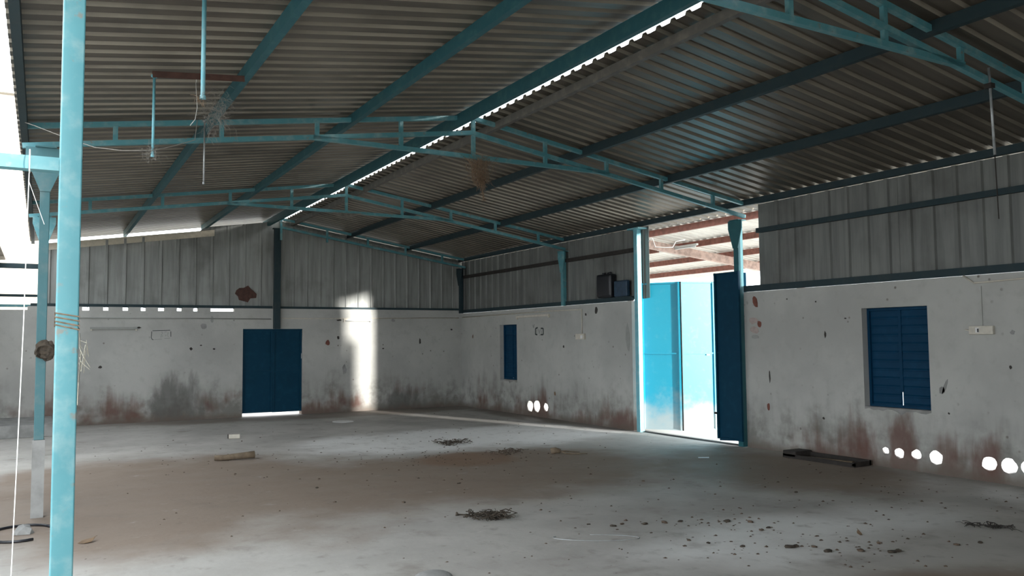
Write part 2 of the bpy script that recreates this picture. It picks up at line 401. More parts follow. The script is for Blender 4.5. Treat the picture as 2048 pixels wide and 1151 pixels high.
# exposed brick chips, stains and dark pock marks on the plaster (flat marks, just proud of the wall)
def mark(parent, name, mat, pts, wall):
    MB_ = MB()
    if wall == 'r': poly = [(WX - .0005, y, z) for y, z in pts]; d = (-.003, 0, 0)
    else: poly = [(x, FY - .0005, z) for x, z in pts]; d = (0, -.003, 0)
    MB_.prism(poly, d).build(name, mat, parent)
def blobpts(u, z, ru, rz, seed, n=9, tilt=0.0):
    rn = random.Random(seed); out = []
    for i in range(n):
        t = 2 * math.pi * i / n; k = rn.uniform(.75, 1.2)
        a, b = math.cos(t) * ru * k, math.sin(t) * rz * k
        out.append((u + a * math.cos(tilt) - b * math.sin(tilt), z + a * math.sin(tilt) + b * math.cos(tilt)))
    return out
for i, (u, z, ru, rz, mt, tl) in enumerate((
    (8.90, 2.15, .045, .095, 'brick', -.25), (9.06, 2.14, .02, .025, 'faint', 0), (8.83, 1.82, .035, .055, 'brick', 0),
    (8.95, 1.87, .10, .05, 'stain', .1), (8.93, 1.74, .10, .05, 'stain', .2), (8.92, 1.63, .07, .03, 'faint', .1),
    (8.66, 1.06, .014, .09, 'chip', 0), (7.66, 1.65, .018, .05, 'chip', 0), (8.30, 2.16, .014, .01, 'chip', 0), (7.80, 2.10, .014, .012, 'chip', 0),
    (7.33, 1.86, .016, .01, 'chip', 0), (7.73, .53, .02, .016, 'chip', .5), (5.98, 1.03, .02, .09, 'step', .4), (6.02, .98, .04, .045, 'step', 0),
    (8.7, .62, .03, .05, 'brick', 0), (5.18, 1.65, .025, .025, 'step', 0), (5.22, 1.27, .016, .022, 'chip', 0), (5.95, .72, .012, .012, 'chip', 0),
    (12.95, 2.17, .05, .075, 'chip', .3), (13.3, 2.10, .025, .03, 'chip', 0), (14.1, 1.48, .025, .025, 'chip', 0), (14.45, .52, .035, .04, 'leaf', 0),
    (18.15, 1.72, .03, .05, 'leaf', 0), (11.98, 1.62, .06, .26, 'faint', 0))):
    mark(wall_right, 'wall_chip', M[mt], blobpts(u, z, ru, rz, i, tilt=tl), 'r')
for i, (u, z, ru, rz, mt) in enumerate(((5.75, 1.60, .05, .07, 'brick'), (8.05, 1.62, .025, .07, 'chip'), (6.15, .98, .045, .12, 'step'), (3.03, 1.98, .06, .06, 'step'),
    (2.78, 1.50, .03, .035, 'chip'), (3.25, 1.49, .025, .02, 'chip'), (2.98, 1.57, .02, .015, 'chip'), (6.0, 1.72, .03, .04, 'chip'), (7.35, 2.12, .05, .04, 'step'),
    (6.02, 2.12, .06, .02, 'chip'), (8.9, 1.9, .03, .02, 'chip'), (7.1, 1.45, .03, .015, 'chip'), (1.75, 1.95, .05, .02, 'chip'), (1.05, 1.15, .04, .03, 'chip'), (3.2, 2.13, .03, .07, 'faint'))):
    mark(wall_far, 'wall_chip', M[mt], blobpts(u, z, ru, rz, 50 + i), 'f')

# hand painted box with faded figures on the far wall, small dark painted box on the right wall
def strokes(parent, name, mat, segs, wall, w=.012):
    mb = MB()
    for (u0, z0, u1, z1) in segs:
        if wall == 'f': mb.bar((u0, FY - .002, z0), (u1, FY - .002, z1), w, .003, up=(0, 1, 0))
        else: mb.bar((WX - .002, u0, z0), (WX - .002, u1, z1), w, .003, up=(1, 0, 0))
    mb.build(name, mat, parent)
strokes(wall_far, 'painted_frame', M['ink'], ((2.015, 1.885, 2.36, 1.895), (2.0, 1.87, 1.995, 1.74), (1.995, 1.74, 2.015, 1.70), (2.015, 1.70, 2.04, 1.70), (2.372, 1.87, 2.375, 1.76)), 'f')
strokes(wall_far, 'painted_figure', M['faint'], ((2.36, 1.73, 2.25, 1.72), (2.18, 1.85, 2.21, 1.86), (2.21, 1.86, 2.205, 1.82), (2.205, 1.82, 2.18, 1.80), (2.18, 1.77, 2.20, 1.79), (2.20, 1.79, 2.215, 1.76), (2.18, 1.77, 2.18, 1.74), (2.25, 1.86, 2.29, 1.86), (2.27, 1.80, 2.275, 1.77), (2.31, 1.80, 2.32, 1.85), (2.30, 1.79, 2.33, 1.76), (2.05, 1.70, 2.2, 1.71)), 'f')
strokes(wall_right, 'painted_frame', M['ink'], ((15.19, 1.86, 15.19, 1.73), (15.19, 1.86, 15.10, 1.88), (15.19, 1.74, 15.12, 1.73), (14.97, 1.86, 14.88, 1.86), (14.875, 1.86, 14.875, 1.73), (14.88, 1.73, 14.98, 1.73)), 'r', .03)
strokes(wall_right, 'painted_figure', M['faint'], ((15.14, 1.84, 15.14, 1.76), (15.08, 1.85, 15.04, 1.75), (15.04, 1.75, 15.0, 1.84), (14.95, 1.82, 14.95, 1.76), (15.30, 1.94, 15.27, 1.88), (15.27, 1.88, 15.23, 1.95)), 'r', .025)

# ------------------------------------------------------------------ roof: every sheet is a piece
ceiling = struct(empty('ceiling', (RX, 6, 4.3)), 'corrugated metal roof seen from below')
def roof_mesh(x0, x1, ribs, slope_fn, hole_=None, mat='roof'):
    prof = []; p = .2
    for j in range(ribs):
        b = j * p
        prof += [(b, 0), (b + .095, 0), (b + .122, .032), (b + .168, .032), (b + .184, 0)]
    prof.append((ribs * p + .03, 0.0012))
    xs = [x0, x1]
    if hole_: xs = [x0, hole_[0], hole_[1], x1]
    mb = MB(); n = len(prof)
    for x in xs: mb.v += [V(x, t, slope_fn(x) + o) for t, o in prof]
    for i in range(len(xs) - 1):
        for k in range(n - 1):
            if hole_ and i == 1 and hole_[2] <= k < hole_[3]: continue
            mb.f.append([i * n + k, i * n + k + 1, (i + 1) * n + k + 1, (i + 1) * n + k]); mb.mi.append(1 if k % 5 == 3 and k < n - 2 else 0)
    return mb
lx0, lx1, rx0, rx1 = -.25, 4.50, 4.80, 9.68
zroof = lambda x: ztc(x) + SH
NS = 27
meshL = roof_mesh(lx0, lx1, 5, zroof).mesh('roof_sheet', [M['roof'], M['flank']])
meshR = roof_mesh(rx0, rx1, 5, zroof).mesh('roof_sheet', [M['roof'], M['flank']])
cw = wloc(ceiling)
for k in range(NS):
    y = REAR - .2 + k * 1.0
    for side, me in (('L', meshL), ('R', meshR)):
        o = bpy.data.objects.new('roof_sheet', me); COL.objects.link(o); o.parent = ceiling
        o.location = V(0, y, random.uniform(0, .0008)) - cw
        so = o.modifiers.new('gauge', 'SOLIDIFY'); so.thickness = .0015; so.offset = 1
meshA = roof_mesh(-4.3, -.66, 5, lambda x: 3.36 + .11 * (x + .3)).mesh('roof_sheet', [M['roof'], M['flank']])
for ky in (6.6, 7.6, 8.6, 9.6, 10.7, 13.6, 14.6, 15.6, 16.6, 17.6, 18.4):
    o = bpy.data.objects.new('roof_sheet', meshA); COL.objects.link(o); o.parent = wall_left_roof
    o.location = V(0, ky, 0) - wloc(wall_left_roof)
# ridge cap: covers the gap from above, propped clear of the right slope
rc = MB()
zc = zroof(lx1) + .045
rc.prism([(4.30, REAR - .2, zroof(4.30) + .045), (4.52, REAR - .2, zc + .06), (4.90, REAR - .2, zc + .13), (4.90, REAR - .2, zc + .134), (4.52, REAR - .2, zc + .064), (4.30, REAR - .2, zroof(4.30) + .05)], (0, 26.9, 0))
rc.build('ridge_cap', M['cream'], ceiling)
# flashing strip along the gap over the far gable
fl = MB()
fl.prism([(.05, FY + .13, zroof(.05) - .30), (3.25, FY + .13, zroof(3.25) - .30), (3.25, FY + .13, zroof(3.25) - .16), (.05, FY + .13, zroof(.05) - .16)], (0, .02, 0))
fl.build('flashing_strip', M['cream'], wall_far)
fl = MB()
fl.prism([(4.8, FY + .13, zroof(4.8) - .12), (WX, FY + .13, zroof(WX) - .12), (WX, FY + .13, zroof(WX) - .055), (4.8, FY + .13, zroof(4.8) - .055)], (0, .02, 0))
fl.build('flashing_strip', M['clad'], wall_far)

# ------------------------------------------------------------------ steel frame
def purlin(x, dz, w, h, mat, label, y0=REAR, y1=19.4):
    o = MB().box(x - w / 2, x + w / 2, y0, y1, ztc(x) + dz - h / 2, ztc(x) + dz + h / 2).build('roof_purlin', M[mat])
    tag(o, label, 'purlin', 'roof purlins'); return o
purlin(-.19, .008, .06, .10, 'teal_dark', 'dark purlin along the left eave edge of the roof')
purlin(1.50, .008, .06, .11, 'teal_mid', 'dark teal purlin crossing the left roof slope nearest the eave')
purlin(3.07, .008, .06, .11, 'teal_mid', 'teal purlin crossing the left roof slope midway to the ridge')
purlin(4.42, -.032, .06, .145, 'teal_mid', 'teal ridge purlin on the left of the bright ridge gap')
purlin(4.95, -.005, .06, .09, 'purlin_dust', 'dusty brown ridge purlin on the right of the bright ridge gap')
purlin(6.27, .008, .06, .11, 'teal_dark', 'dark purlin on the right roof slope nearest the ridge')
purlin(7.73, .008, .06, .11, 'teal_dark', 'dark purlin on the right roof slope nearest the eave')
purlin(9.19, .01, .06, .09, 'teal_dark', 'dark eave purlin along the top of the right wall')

def make_truss(y, label):
    root = empty('roof_truss', (RX, y, 3.5)); tag(root, label, 'roof truss', 'roof trusses')
    xl, xr = -.2, 9.2; s = .05; dl = .19
    for a, b in ((xl, RX), (RX, xr)):
        MB().bar((a, y, ztc(a)), (b, y, ztc(b)), s, s).build('top_chord', M['teal'], root)
    for a, b in ((xl, RX), (RX, xr)):
        MB().bar((a, y, ztc(a) - dl), (b, y, ztc(b) - dl), s, s).build('lower_chord', M['teal'], root)
    zt = 3.90
    MB().bar((2.60, y, 3.905), (6.68, y, 3.875), s, s).build('tie_bar', M['teal'], root)
    for x in (.60, 1.62, 2.65, 3.66, 4.62, 5.67, 6.65, 7.6, 8.57):
        zb = zt if 3 < x < 6 else ztc(x) - dl
        MB().bar((x, y, ztc(x)), (x, y, zb), .045, .04, up=(0, 1, 0)).build('strut', M['teal'], root)
    return root
t2 = make_truss(TR_Y[1], 'teal roof truss with dry straw hanging from its middle')
for y, lb in ((TR_Y[0], 'teal roof truss at the top right, nearest the viewer'), (TR_Y[2], 'third teal roof truss, beyond the one with the hanging straw'), (TR_Y[3], 'farthest roof truss against the gable cladding')):
    c = copy_tree(t2, (RX, y, 3.5)); c['label'] = lb
    if y > 18:          # only the right half of the gable truss stands
        for ch in list(c.children):
            if ch.location.x < -.3 or ch.name.startswith('tie_bar'): bpy.data.objects.remove(ch)

def gusset(mb, x, y, ztop, w0, w1, h, depth):
    for sx in (0,):
        mb.prism([(x - depth / 2, y - w0 / 2, ztop - h), (x - depth / 2, y + w0 / 2, ztop - h), (x - depth / 2, y + w1 / 2, ztop - .12), (x - depth / 2, y + w1 / 2, ztop), (x - depth / 2, y - w1 / 2, ztop), (x - depth / 2, y - w1 / 2, ztop - .12)], (depth, 0, 0))
def gusset_x(mb, x, y, ztop, w0, w1, h, depth):
    mb.prism([(x - w0 / 2, y - depth / 2, ztop - h), (x + w0 / 2, y - depth / 2, ztop - h), (x + w1 / 2, y - depth / 2, ztop - .1), (x + w1 / 2, y - depth / 2, ztop), (x - w1 / 2, y - depth / 2, ztop), (x - w1 / 2, y - depth / 2, ztop - .1)], (0, depth, 0))
def column(x, y, z0, z1, w, label, mat='teal', foot=0, gus='y', gw=.30):
    root = empty('steel_column', (x, y, z0)); tag(root, label, 'column', 'steel columns')
    zt = z0 + foot
    MB().box(x - w / 2, x + w / 2, y - w / 2, y + w / 2, zt, z1).build('shaft', M[mat], root, bevel=.006)
    if foot: MB().box(x - w / 2 - .01, x + w / 2 + .01, y - w / 2 - .01, y + w / 2 + .01, z0, zt).build('concrete_casing', M['step'], root)
    mb = MB()
    if gus is None: pass
    elif gus == 'y': gusset(mb, x - w / 2 - .006, y, z1, w, gw, .42, .012)
    else: gusset_x(mb, x, y - w / 2 - .006, z1, w, gw, .42, .012)
    if gus: mb.build('gusset_plate', M[mat], root)
    MB().box(x - .09, x + .09, y - .09, y + .09, z1, z1 + .012).build('cap_plate', M[mat], root)
    return root
zb = lambda x: ztc(x) - .19 - .04
col1 = column(.095, TR_Y[0], 0, zb(.095), .088, 'bright teal steel post in the left foreground with a side rail', gus=None)
MB().box(-1.6, .05, TR_Y[0] - .035, TR_Y[0] + .035, 2.36, 2.417).build('side_rail', M['teal'], col1)
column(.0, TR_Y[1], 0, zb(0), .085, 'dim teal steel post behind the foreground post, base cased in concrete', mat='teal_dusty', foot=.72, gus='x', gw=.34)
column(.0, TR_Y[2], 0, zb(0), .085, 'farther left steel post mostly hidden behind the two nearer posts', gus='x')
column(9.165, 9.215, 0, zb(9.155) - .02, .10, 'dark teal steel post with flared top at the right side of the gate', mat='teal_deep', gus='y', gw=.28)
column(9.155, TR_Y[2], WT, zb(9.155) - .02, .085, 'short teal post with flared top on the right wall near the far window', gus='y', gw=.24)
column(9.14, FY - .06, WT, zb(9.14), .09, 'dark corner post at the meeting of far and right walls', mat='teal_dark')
gp = empty('gate_post', (9.16, 11.65, 0)); tag(gp, 'pale teal full-height post at the left side of the gate', 'post')
MB().box(9.11, 9.21, 11.60, 11.70, 0, 3.55).build('shaft', M['bluepipe'], gp, bevel=.005)
MB().box(9.05, 9.27, 11.48, 11.80, 3.55, 3.575).build('cap_plate', M['bluepipe'], gp)
rp = empty('ridge_post', (4.57, FY - .05, 1.92)); tag(rp, 'dark teal post from far door up to the roof ridge', 'post')
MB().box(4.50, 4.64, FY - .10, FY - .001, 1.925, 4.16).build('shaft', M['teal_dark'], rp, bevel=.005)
MB().box(4.47, 4.67, FY - .11, FY, 4.16, 4.18).build('cap_plate', M['teal_dark'], rp)

def rail(name, p0, p1, w, h, mat, label):
    o = MB().bar(p0, p1, w, h).build(name, M[mat]); tag(o, label, 'rail', 'cladding rails'); return o
rail('cladding_rail', (WX + .03, -2.4, 3.20), (WX + .03, 8.86, 3.20), .05, .07, 'teal_dark', 'upper dark rail across the right wall cladding over the near window')
rail('cladding_rail', (WX + .03, -2.4, 2.35), (WX + .03, 9.13, 2.35), .06, .09, 'teal_dark', 'lower dark rail on the wall top over the near window')
rail('cladding_rail', (WX + .03, 11.72, 3.21), (WX + .03, FY, 3.21), .05, .07, 'mould', 'upper dark rail across the right wall cladding beyond the gate')
rail('cladding_rail', (WX + .03, 11.86, 2.345), (WX + .03, FY, 2.345), .06, .08, 'teal_dark', 'lower dark rail on the wall top beyond the gate')
rail('cladding_rail', (-.2, FY + .06, 2.40), (4.49, FY + .06, 2.40), .07, .065, 'teal_dark', 'dark rail along the far wall top left of the ridge post')
rail('cladding_rail', (4.65, FY + .06, 2.38), (WX, FY + .06, 2.38), .07, .09, 'teal_dark', 'dark rail along the far wall top right of the ridge post')
rail('cladding_rail', (-6, FY + .06, 3.16), (-.06, FY + .06, 3.16), .06, .10, 'teal_dark', 'upper dark rail beyond the left posts at far left')
rail('cladding_rail', (-6, FY + .06, 2.58), (-.06, FY + .06, 2.58), .05, .05, 'teal_dark', 'middle thin dark rail beyond the left posts at far left')
rail('cladding_rail', (-6, FY + .06, 2.38), (-.2, FY + .06, 2.38), .07, .05, 'teal', 'lower pale rail on the wall top at far left')

# ------------------------------------------------------------------ windows and doors
def window(name, y0, y1, z0, z1, label, notch):
    root = struct(empty(name, (WX + .13, (y0 + y1) / 2, z0)), label)
    xm = WX + .12; ym = (y0 + y1) / 2; fr = .035
    mb = MB()
    mb.box(xm - .02, xm + .03, y0, y0 + fr, z0, z1).box(xm - .02, xm + .03, y1 - fr, y1, z0, z1)
    mb.box(xm - .02, xm + .03, y0 + fr, y1 - fr, z1 - fr, z1).box(xm - .02, xm + .03, y0 + fr, y1 - fr, z0, z0 + fr)
    mb.build('window_frame', M['blue2'], root)
    for a, b in ((y0 + fr, ym - .006), (ym + .006, y1 - fr)):
        sh = MB().box(xm + .008, xm + .014, a, b, z0 + fr, z1 - fr).build('shutter', M['blue2'], root)
        n = 11; h = (z1 - z0 - 2 * fr) / n
        for k in range(n):
            zz = z0 + fr + h * k
            MB().prism([(xm + .008, a + .01, zz + .012), (xm - .001, a + .01, zz + .03), (xm + .003, a + .01, zz + h - .006), (xm + .008, a + .01, zz + h - .003)], (0, b - a - .02, 0)).build('slat', M['blue2'], sh)
    MB().box(xm - .008, xm + .02, ym - .02, ym + .02, z0 + notch, z1 - fr).build('meeting_bar', M['blue2'], root)
    return root
window('window_1', 6.17, 7.08, .73, 1.98, 'blue slatted metal shutters of the near window', .20)
window('window_2', 16.0, 16.78, .73, 1.97, 'blue slatted metal shutters of the far window', .05)
# broken mortar under both window openings
for y0, y1, sd in ((6.17, 7.08, 1), (16.0, 16.78, 2)):
    rn = random.Random(sd)
    pts = [(y0, .735)]; n = 14
    for k in range(n + 1): pts.append((y0 + (y1 - y0) * k / n, .715 - rn.uniform(0, .03) - (.04 if k == 6 else 0)))
    pts.append((y1, .735))
    MB().prism([(WX - .003, y, z) for y, z in pts], (.12, 0, 0)).build('window_sill', M['step'], wall_right)

door = struct(empty('door_1', (4.5, FY + .06, 0)), 'dark blue double-leaf metal door in the far wall')
def door_leaf(root, x0, x1, z0, z1, y, mat):
    lf = MB().box(x0, x1, y, y + .004, z0, z1).build('door_leaf', M[mat], root)
    fr = .04
    for a in ((x0, x0 + fr, z0, z1), (x1 - fr, x1, z0, z1)):
        MB().box(a[0], a[1], y - .03, y, a[2], a[3]).build('stile', M[mat], lf)
    for za in (z0, z0 + .88, z0 + 1.52, z1 - fr):
        MB().box(x0 + fr, x1 - fr, y - .028, y, za, za + fr).build('cross_rail', M[mat], lf)
door_leaf(door, 3.852, 4.504, .075, 1.90, FY + .06, 'blue')
door_leaf(door, 4.506, 5.158, .07, 1.90, FY + .06, 'blue')
MB().box(3.85, 5.16, FY + .01, FY + .09, 1.90, 1.925).build('door_frame', M['blue'], door)
MB().bar((5.145, FY + .01, 1.25), (5.145, FY + .01, 1.37), .012, .02, up=(0, 1, 0)).build('hinge', M['galv'], door)

gate = struct(empty('door_2', (9.2, 10.4, 0)), 'blue four-panel folding metal gate standing open')
def gate_panel(p, q, z0, z1, mat, inner):
    """p,q plan points; inner = plan unit normal towards the camera side"""
    p = Vector((*p, 0)); q = Vector((*q, 0)); d = (q - p).normalized(); nrm = Vector((-d.y, d.x, 0))
    if nrm.dot(Vector((*inner, 0))) < 0: nrm = -nrm
    def rect(a, b, za, zb, off, th, name, par):
        P = p + d * a; Q = p + d * b
        mb = MB().prism([P + nrm * off + V(0, 0, za), Q + nrm * off + V(0, 0, za), Q + nrm * off + V(0, 0, zb), P + nrm * off + V(0, 0, zb)], nrm * th)
        return mb.build(name, M[mat], par)
    L = (q - p).length
    pan = rect(0, L, z0, z1, -.003, .004, 'gate_panel', gate)
    rect(0, .03, z0, z1, .001, .03, 'stile', pan); rect(L - .03, L, z0, z1, .001, .03, 'stile', pan)
    for za in (z0, z0 + 1.30, z1 - .03): rect(.03, L - .03, za, za + .022, .001, .018, 'cross_rail', pan)
    return pan
A0 = (9.215, 11.63); A1 = (9.565, 11.02); B0 = (9.567, 11.018); B1 = (10.14, 10.81)
pa = gate_panel(A0, A1, .05, 2.60, 'cyan', (-.87, -.5))
pb = gate_panel(B0, B1, .05, 2.60, 'cyan', (-.34, -.94))
C0 = (9.085, 9.12); C1 = (9.095, 9.655); D1 = (9.42, 9.32)
pc = gate_panel(C0, C1, .085, 2.62, 'blue', (-1, 0))
pd = gate_panel((9.12, 9.66), D1, .05, 2.62, 'blue', (.9, .3))
MB().box(9.98, 10.06, 10.84, 10.868, 1.325, 1.345).build('bolt', M['galv'], gate)
MB().box(9.553, 9.575, 10.985, 11.012, .05, 2.60).build('fold_hinge', M['mould'], gate)
MB().bar((9.07, 9.64, .47), (9.07, 9.70, .47), .03, .03).build('bolt', M['mould'], gate)
th = MB()
th.prism([(9.10, 9.3, -.02), (9.10, 11.6, -.02), (9.19, 11.6, .012), (9.16, 10.4, .016), (9.2, 9.3, .012)], (.03, 0, .004))
th.build('trim_1', M['mould']); struct(bpy.data.objects['trim_1'], 'broken iron threshold strip under the gate')

# ------------------------------------------------------------------ outside the gate: lean-to roof, yard wall
lean = empty('lean_to_roof', (12, 14, 3)); tag(lean, 'white corrugated lean-to roof seen outside above the open gate', 'roof')
zl = lambda x: 3.66 - .111 * (x - 10.3)
lm = roof_mesh(9.75, 15.0, 5, lambda x: zl(x) + .07, mat='whitesheet').mesh('lean_to_sheet', [M['whitesheet'], M['whitesheet']])
for k in range(16):
    o = bpy.data.objects.new('roof_sheet', lm); COL.objects.link(o); o.parent = lean
    o.location = V(0, 9.45 + k, 0) - wloc(lean)
for x in (10.3, 11.5, 12.7, 13.9):
    MB().box(x - .03, x + .03, 9.45, 25.4, zl(x) - .06, zl(x) + .055).build('purlin', M['redpurlin'], lean)
MB().bar((9.5, 13.0, zl(9.5) - .14), (15, 13.0, zl(15) - .14), .10, .16).build('rafter', M['pinkbeam'], lean)
MB().bar((9.5, 19.2, zl(9.5) - .14), (15, 19.2, zl(15) - .14), .10, .16).build('rafter', M['pinkbeam'], lean)
for y in (13.0, 19.2): MB().box(14.75, 14.87, y - .06, y + .06, -.1, zl(14.8) - .2).build('post', M['redpurlin'], lean)
tl = empty('tube_light', (11.2, 12.9, 3.45)); tag(tl, 'white tube light hanging outside under the lean-to roof', 'tube light')
MB().bar((11.15, 13.5, 3.46), (11.15, 12.3, 3.46), .05, .035).build('batten', M['white'], tl)
MB().tube([(11.15, 13.45, 3.425), (11.15, 12.35, 3.425)], .016, 8).build('tube', M['white'], tl, smooth=True)
w_ = MB().tube([(9.25, 11.45, 3.33), (9.3, 11.4, 3.38), (9.33, 11.36, 3.22), (9.42, 11.2, 3.20), (9.5, 11.1, 3.2), (9.53, 11.05, 3.3), (9.6, 10.9, 3.31)], .008, 6).build('loose_cable', M['white'], smooth=True)
tag(w_, 'loose white cable looping beside the gate post', 'cable')
yw = empty('yard_wall', (24, 20, 0)); tag(yw, 'beige yard wall seen through the gap in the gate', 'wall')
MB().box(23.9, 24.15, -20, 60, -.2, 2.5).build('wall_panel', M['house'], yw)
MB().box(23.85, 24.2, -20, 60, 2.5, 2.58).build('coping', M['step'], yw)
pole = MB().tube([(11.75, 11.65, .55), (11.62, 11.62, 2.55)], .014, 6).build('thin_rod', M['white'], smooth=True)
tag(pole, 'thin white rod standing outside in the gate gap', 'rod')
pole.location.z -= .62; pole.scale.z = 1.31
sd = empty('yard_shed', (11, -10, 0)); tag(sd, 'plain beige shed in the yard behind the viewer at right', 'shed')  # unseen block added to keep the low sun out of the side opening
MB().box(9.6, 12.6, -12, -8, -.2, 4.6).build('shed_wall', M['house'], sd)
MB().box(9.5, 12.8, -12.2, -7.8, 4.6, 4.75).build('roof_slab', M['step'], sd)
hs = empty('neighbour_house', (-5, 30, 0)); tag(hs, 'sunlit beige house beyond the open left side', 'building')
MB().box(-10, -.15, 26, 34, -.2, 8.4).build('house_wall', M['house'], hs)
MB().box(-10.2, .05, 25.8, 34.2, 8.4, 8.6).build('roof_slab', M['step'], hs)
wn_ = MB().box(-3.4, -2.2, 25.97, 26.02, 3.6, 5.0).build('window', M['darkwin'], hs)

# low concrete step beyond the left posts
st = MB().box(-1.35, .22, 16.9, FY - .01, 0, .22).build('concrete_step', M['step'], bevel=.01); tag(st, 'low grey concrete step against the far wall at left', 'step')

# ------------------------------------------------------------------ things hanging from the roof
def drop_pipe(x, y, z0, z1, r, label, mat='bluepipe', ext=True):
    root = empty('drop_pipe', (x, y, z0)); tag(root, label, 'pipe')
    MB().tube([(x, y, z0), (x + .002, y, z1)], r, 10).build('pipe', M[mat], root, smooth=True)
    MB().tube([(x, y, z1 - .015), (x + .002, y, z1)], r * 2.2, 10).build('top_flange', M[mat], root)
    MB().tube([(x, y, z0), (x, y, z0 + .02)], r * 1.35, 10).build('end_collar', M[mat], root)
    return root
p1 = drop_pipe(.83, 5.3, 3.11, zroof(.83), .0135, 'thickest light blue drop pipe hanging at the top left')
def fuzz(name, c, rad, n, mat, label, cat, seed, r=.0015, ln=.08, droop=.3, squash=1.0, parent=None):
    rn = random.Random(seed); mb = MB()
    for i in range(n):
        p = Vector(c) + Vector((rn.gauss(0, rad[0]), rn.gauss(0, rad[1]), rn.gauss(0, rad[2])))
        d = Vector((rn.uniform(-1, 1), rn.uniform(-1, 1), rn.uniform(-1, 1) * squash - droop)).normalized()
        q = p + d * ln * rn.uniform(.4, 1.2)
        mid = (p + q) / 2 + Vector((rn.uniform(-1, 1), rn.uniform(-1, 1), rn.uniform(-1, 1) * squash)) * ln * .25
        mb.tube([p, mid, q], r, 3, cap=False)
    o = mb.build(name, M[mat], parent)
    if label: tag(o, label, cat)
    return o
fuzz('straw_tuft', (.815, 5.29, 3.11), (.012, .012, .012), 30, 'straw', None, None, 3, r=.001, ln=.05, parent=p1)
ang = empty('angle_bar', (1.1, 7.25, 3.8)); tag(ang, 'rusty angle bar under the left roof holding a blue pipe', 'bar')
MB().bar((.74, 7.25, 3.83), (1.47, 7.25, 3.90), .05, .006).build('flange', M['rust'], ang)
MB().bar((.74, 7.225, 3.805), (1.47, 7.225, 3.875), .006, .05).build('web', M['rust'], ang)
p2 = drop_pipe(.755, 7.25, 3.13, 3.805, .011, 'thin blue drop pipe hanging from the rusty angle bar')
fuzz('cobweb_tuft', (.755, 7.25, 3.17), (.03, .02, .025), 70, 'web', None, None, 5, r=.0008, ln=.09, parent=p2)
drop_pipe(1.43, 9.0, 3.26, ztc(1.43), .009, 'dull thin drop pipe hanging beside the second truss at left', mat='galv')
wi = MB().tube([(1.10, 7.4, 3.84), (1.115, 7.4, 3.62), (1.10, 7.4, 3.52), (1.06, 7.4, 3.46)], .003, 5).build('dangling_wire', M['string'], smooth=True)
tag(wi, 'short pale wire with a hooked end dangling under the left roof', 'wire')
MB().tube([(1.105, 7.4, 3.84), (1.105, 7.4, 3.90)], .004, 5).build('wire_tie', M['string'], wi)
fuzz('cobweb_clump', (1.30, 7.6, 3.66), (.04, .12, .09), 260, 'web', 'grey dusty cobweb clump under the left purlin by the rusty bar', 'cobweb', 8, r=.0008, ln=.16)
rd = empty('hanging_rod', (7.05, TR_Y[0], 2.6)); tag(rd, 'thin dark hanging rod below the truss at the far right', 'rod')
MB().tube([(7.0, TR_Y[0] - .03, 3.90), (7.03, TR_Y[0] - .03, 3.15)], .011, 8).build('rod', M['galv'], rd, smooth=True)
MB().tube([(7.03, TR_Y[0] - .03, 3.16), (7.045, TR_Y[0] - .03, 2.60)], .005, 6).build('tail_wire', M['mould'], rd, smooth=True)
MB().box(6.97, 7.03, TR_Y[0] - .06, TR_Y[0], 3.72, 3.76).build('clamp', M['mould'], rd)

# dry straw hanging from the second truss
def straw_hang():
    rn = random.Random(11); mb = MB(); c = Vector((4.70, 9.07, 3.86))
    for i in range(420):
        t = rn.random(); z = 3.92 - t * .32
        rad = .10 * (1 - t) + .035
        p = Vector((4.69 + rn.gauss(0, rad), 9.06 + rn.gauss(0, rad * .7), z))
        q = p + Vector((rn.gauss(0, .05) - (p.x - 4.71) * .5, rn.gauss(0, .05), -rn.uniform(.04, .16)))
        mid = (p + q) / 2 + Vector((rn.gauss(0, .02), rn.gauss(0, .02), 0))
        mb.tube([p, mid, q], .0016, 3, cap=False)
    for i in range(14):
        pts = []; x = 4.71 + rn.gauss(0, .012); 
        for k in range(8): pts.append((x + rn.gauss(0, .012) + k * .004, 9.06 + rn.gauss(0, .01), 3.66 - k * .046))
        mb.tube(pts, .0014, 3, cap=False)
    mb.tube([(4.69, 9.06, 3.62), (4.60, 9.05, 3.60), (4.52, 9.05, 3.64)], .002, 3)
    return mb.build('hanging_straw', M['straw'])
tag(straw_hang(), 'ragged brown clump of dry straw hanging from the truss middle', 'straw clump')
wb = MB(); rn = random.Random(4)
for i in range(160):
    a = rn.random(); x = 4.36 + .52 * a; zt_ = 3.87
    dep = .13 * math.sin(math.pi * min(1, max(0, (a * 1.05)))) * rn.random()
    wb.tube([(x, TR_Y[2] - .03, zt_), (x + rn.gauss(0, .05), TR_Y[2] - .03 + rn.gauss(0, .02), zt_ - dep), (4.36 + .52 * rn.random(), TR_Y[2] - .03, zt_ - .01)], .0012, 3, cap=False)
tag(wb.build('cobweb_sheet', M['web']), 'pale dusty cobweb sagging under the third truss', 'cobweb')

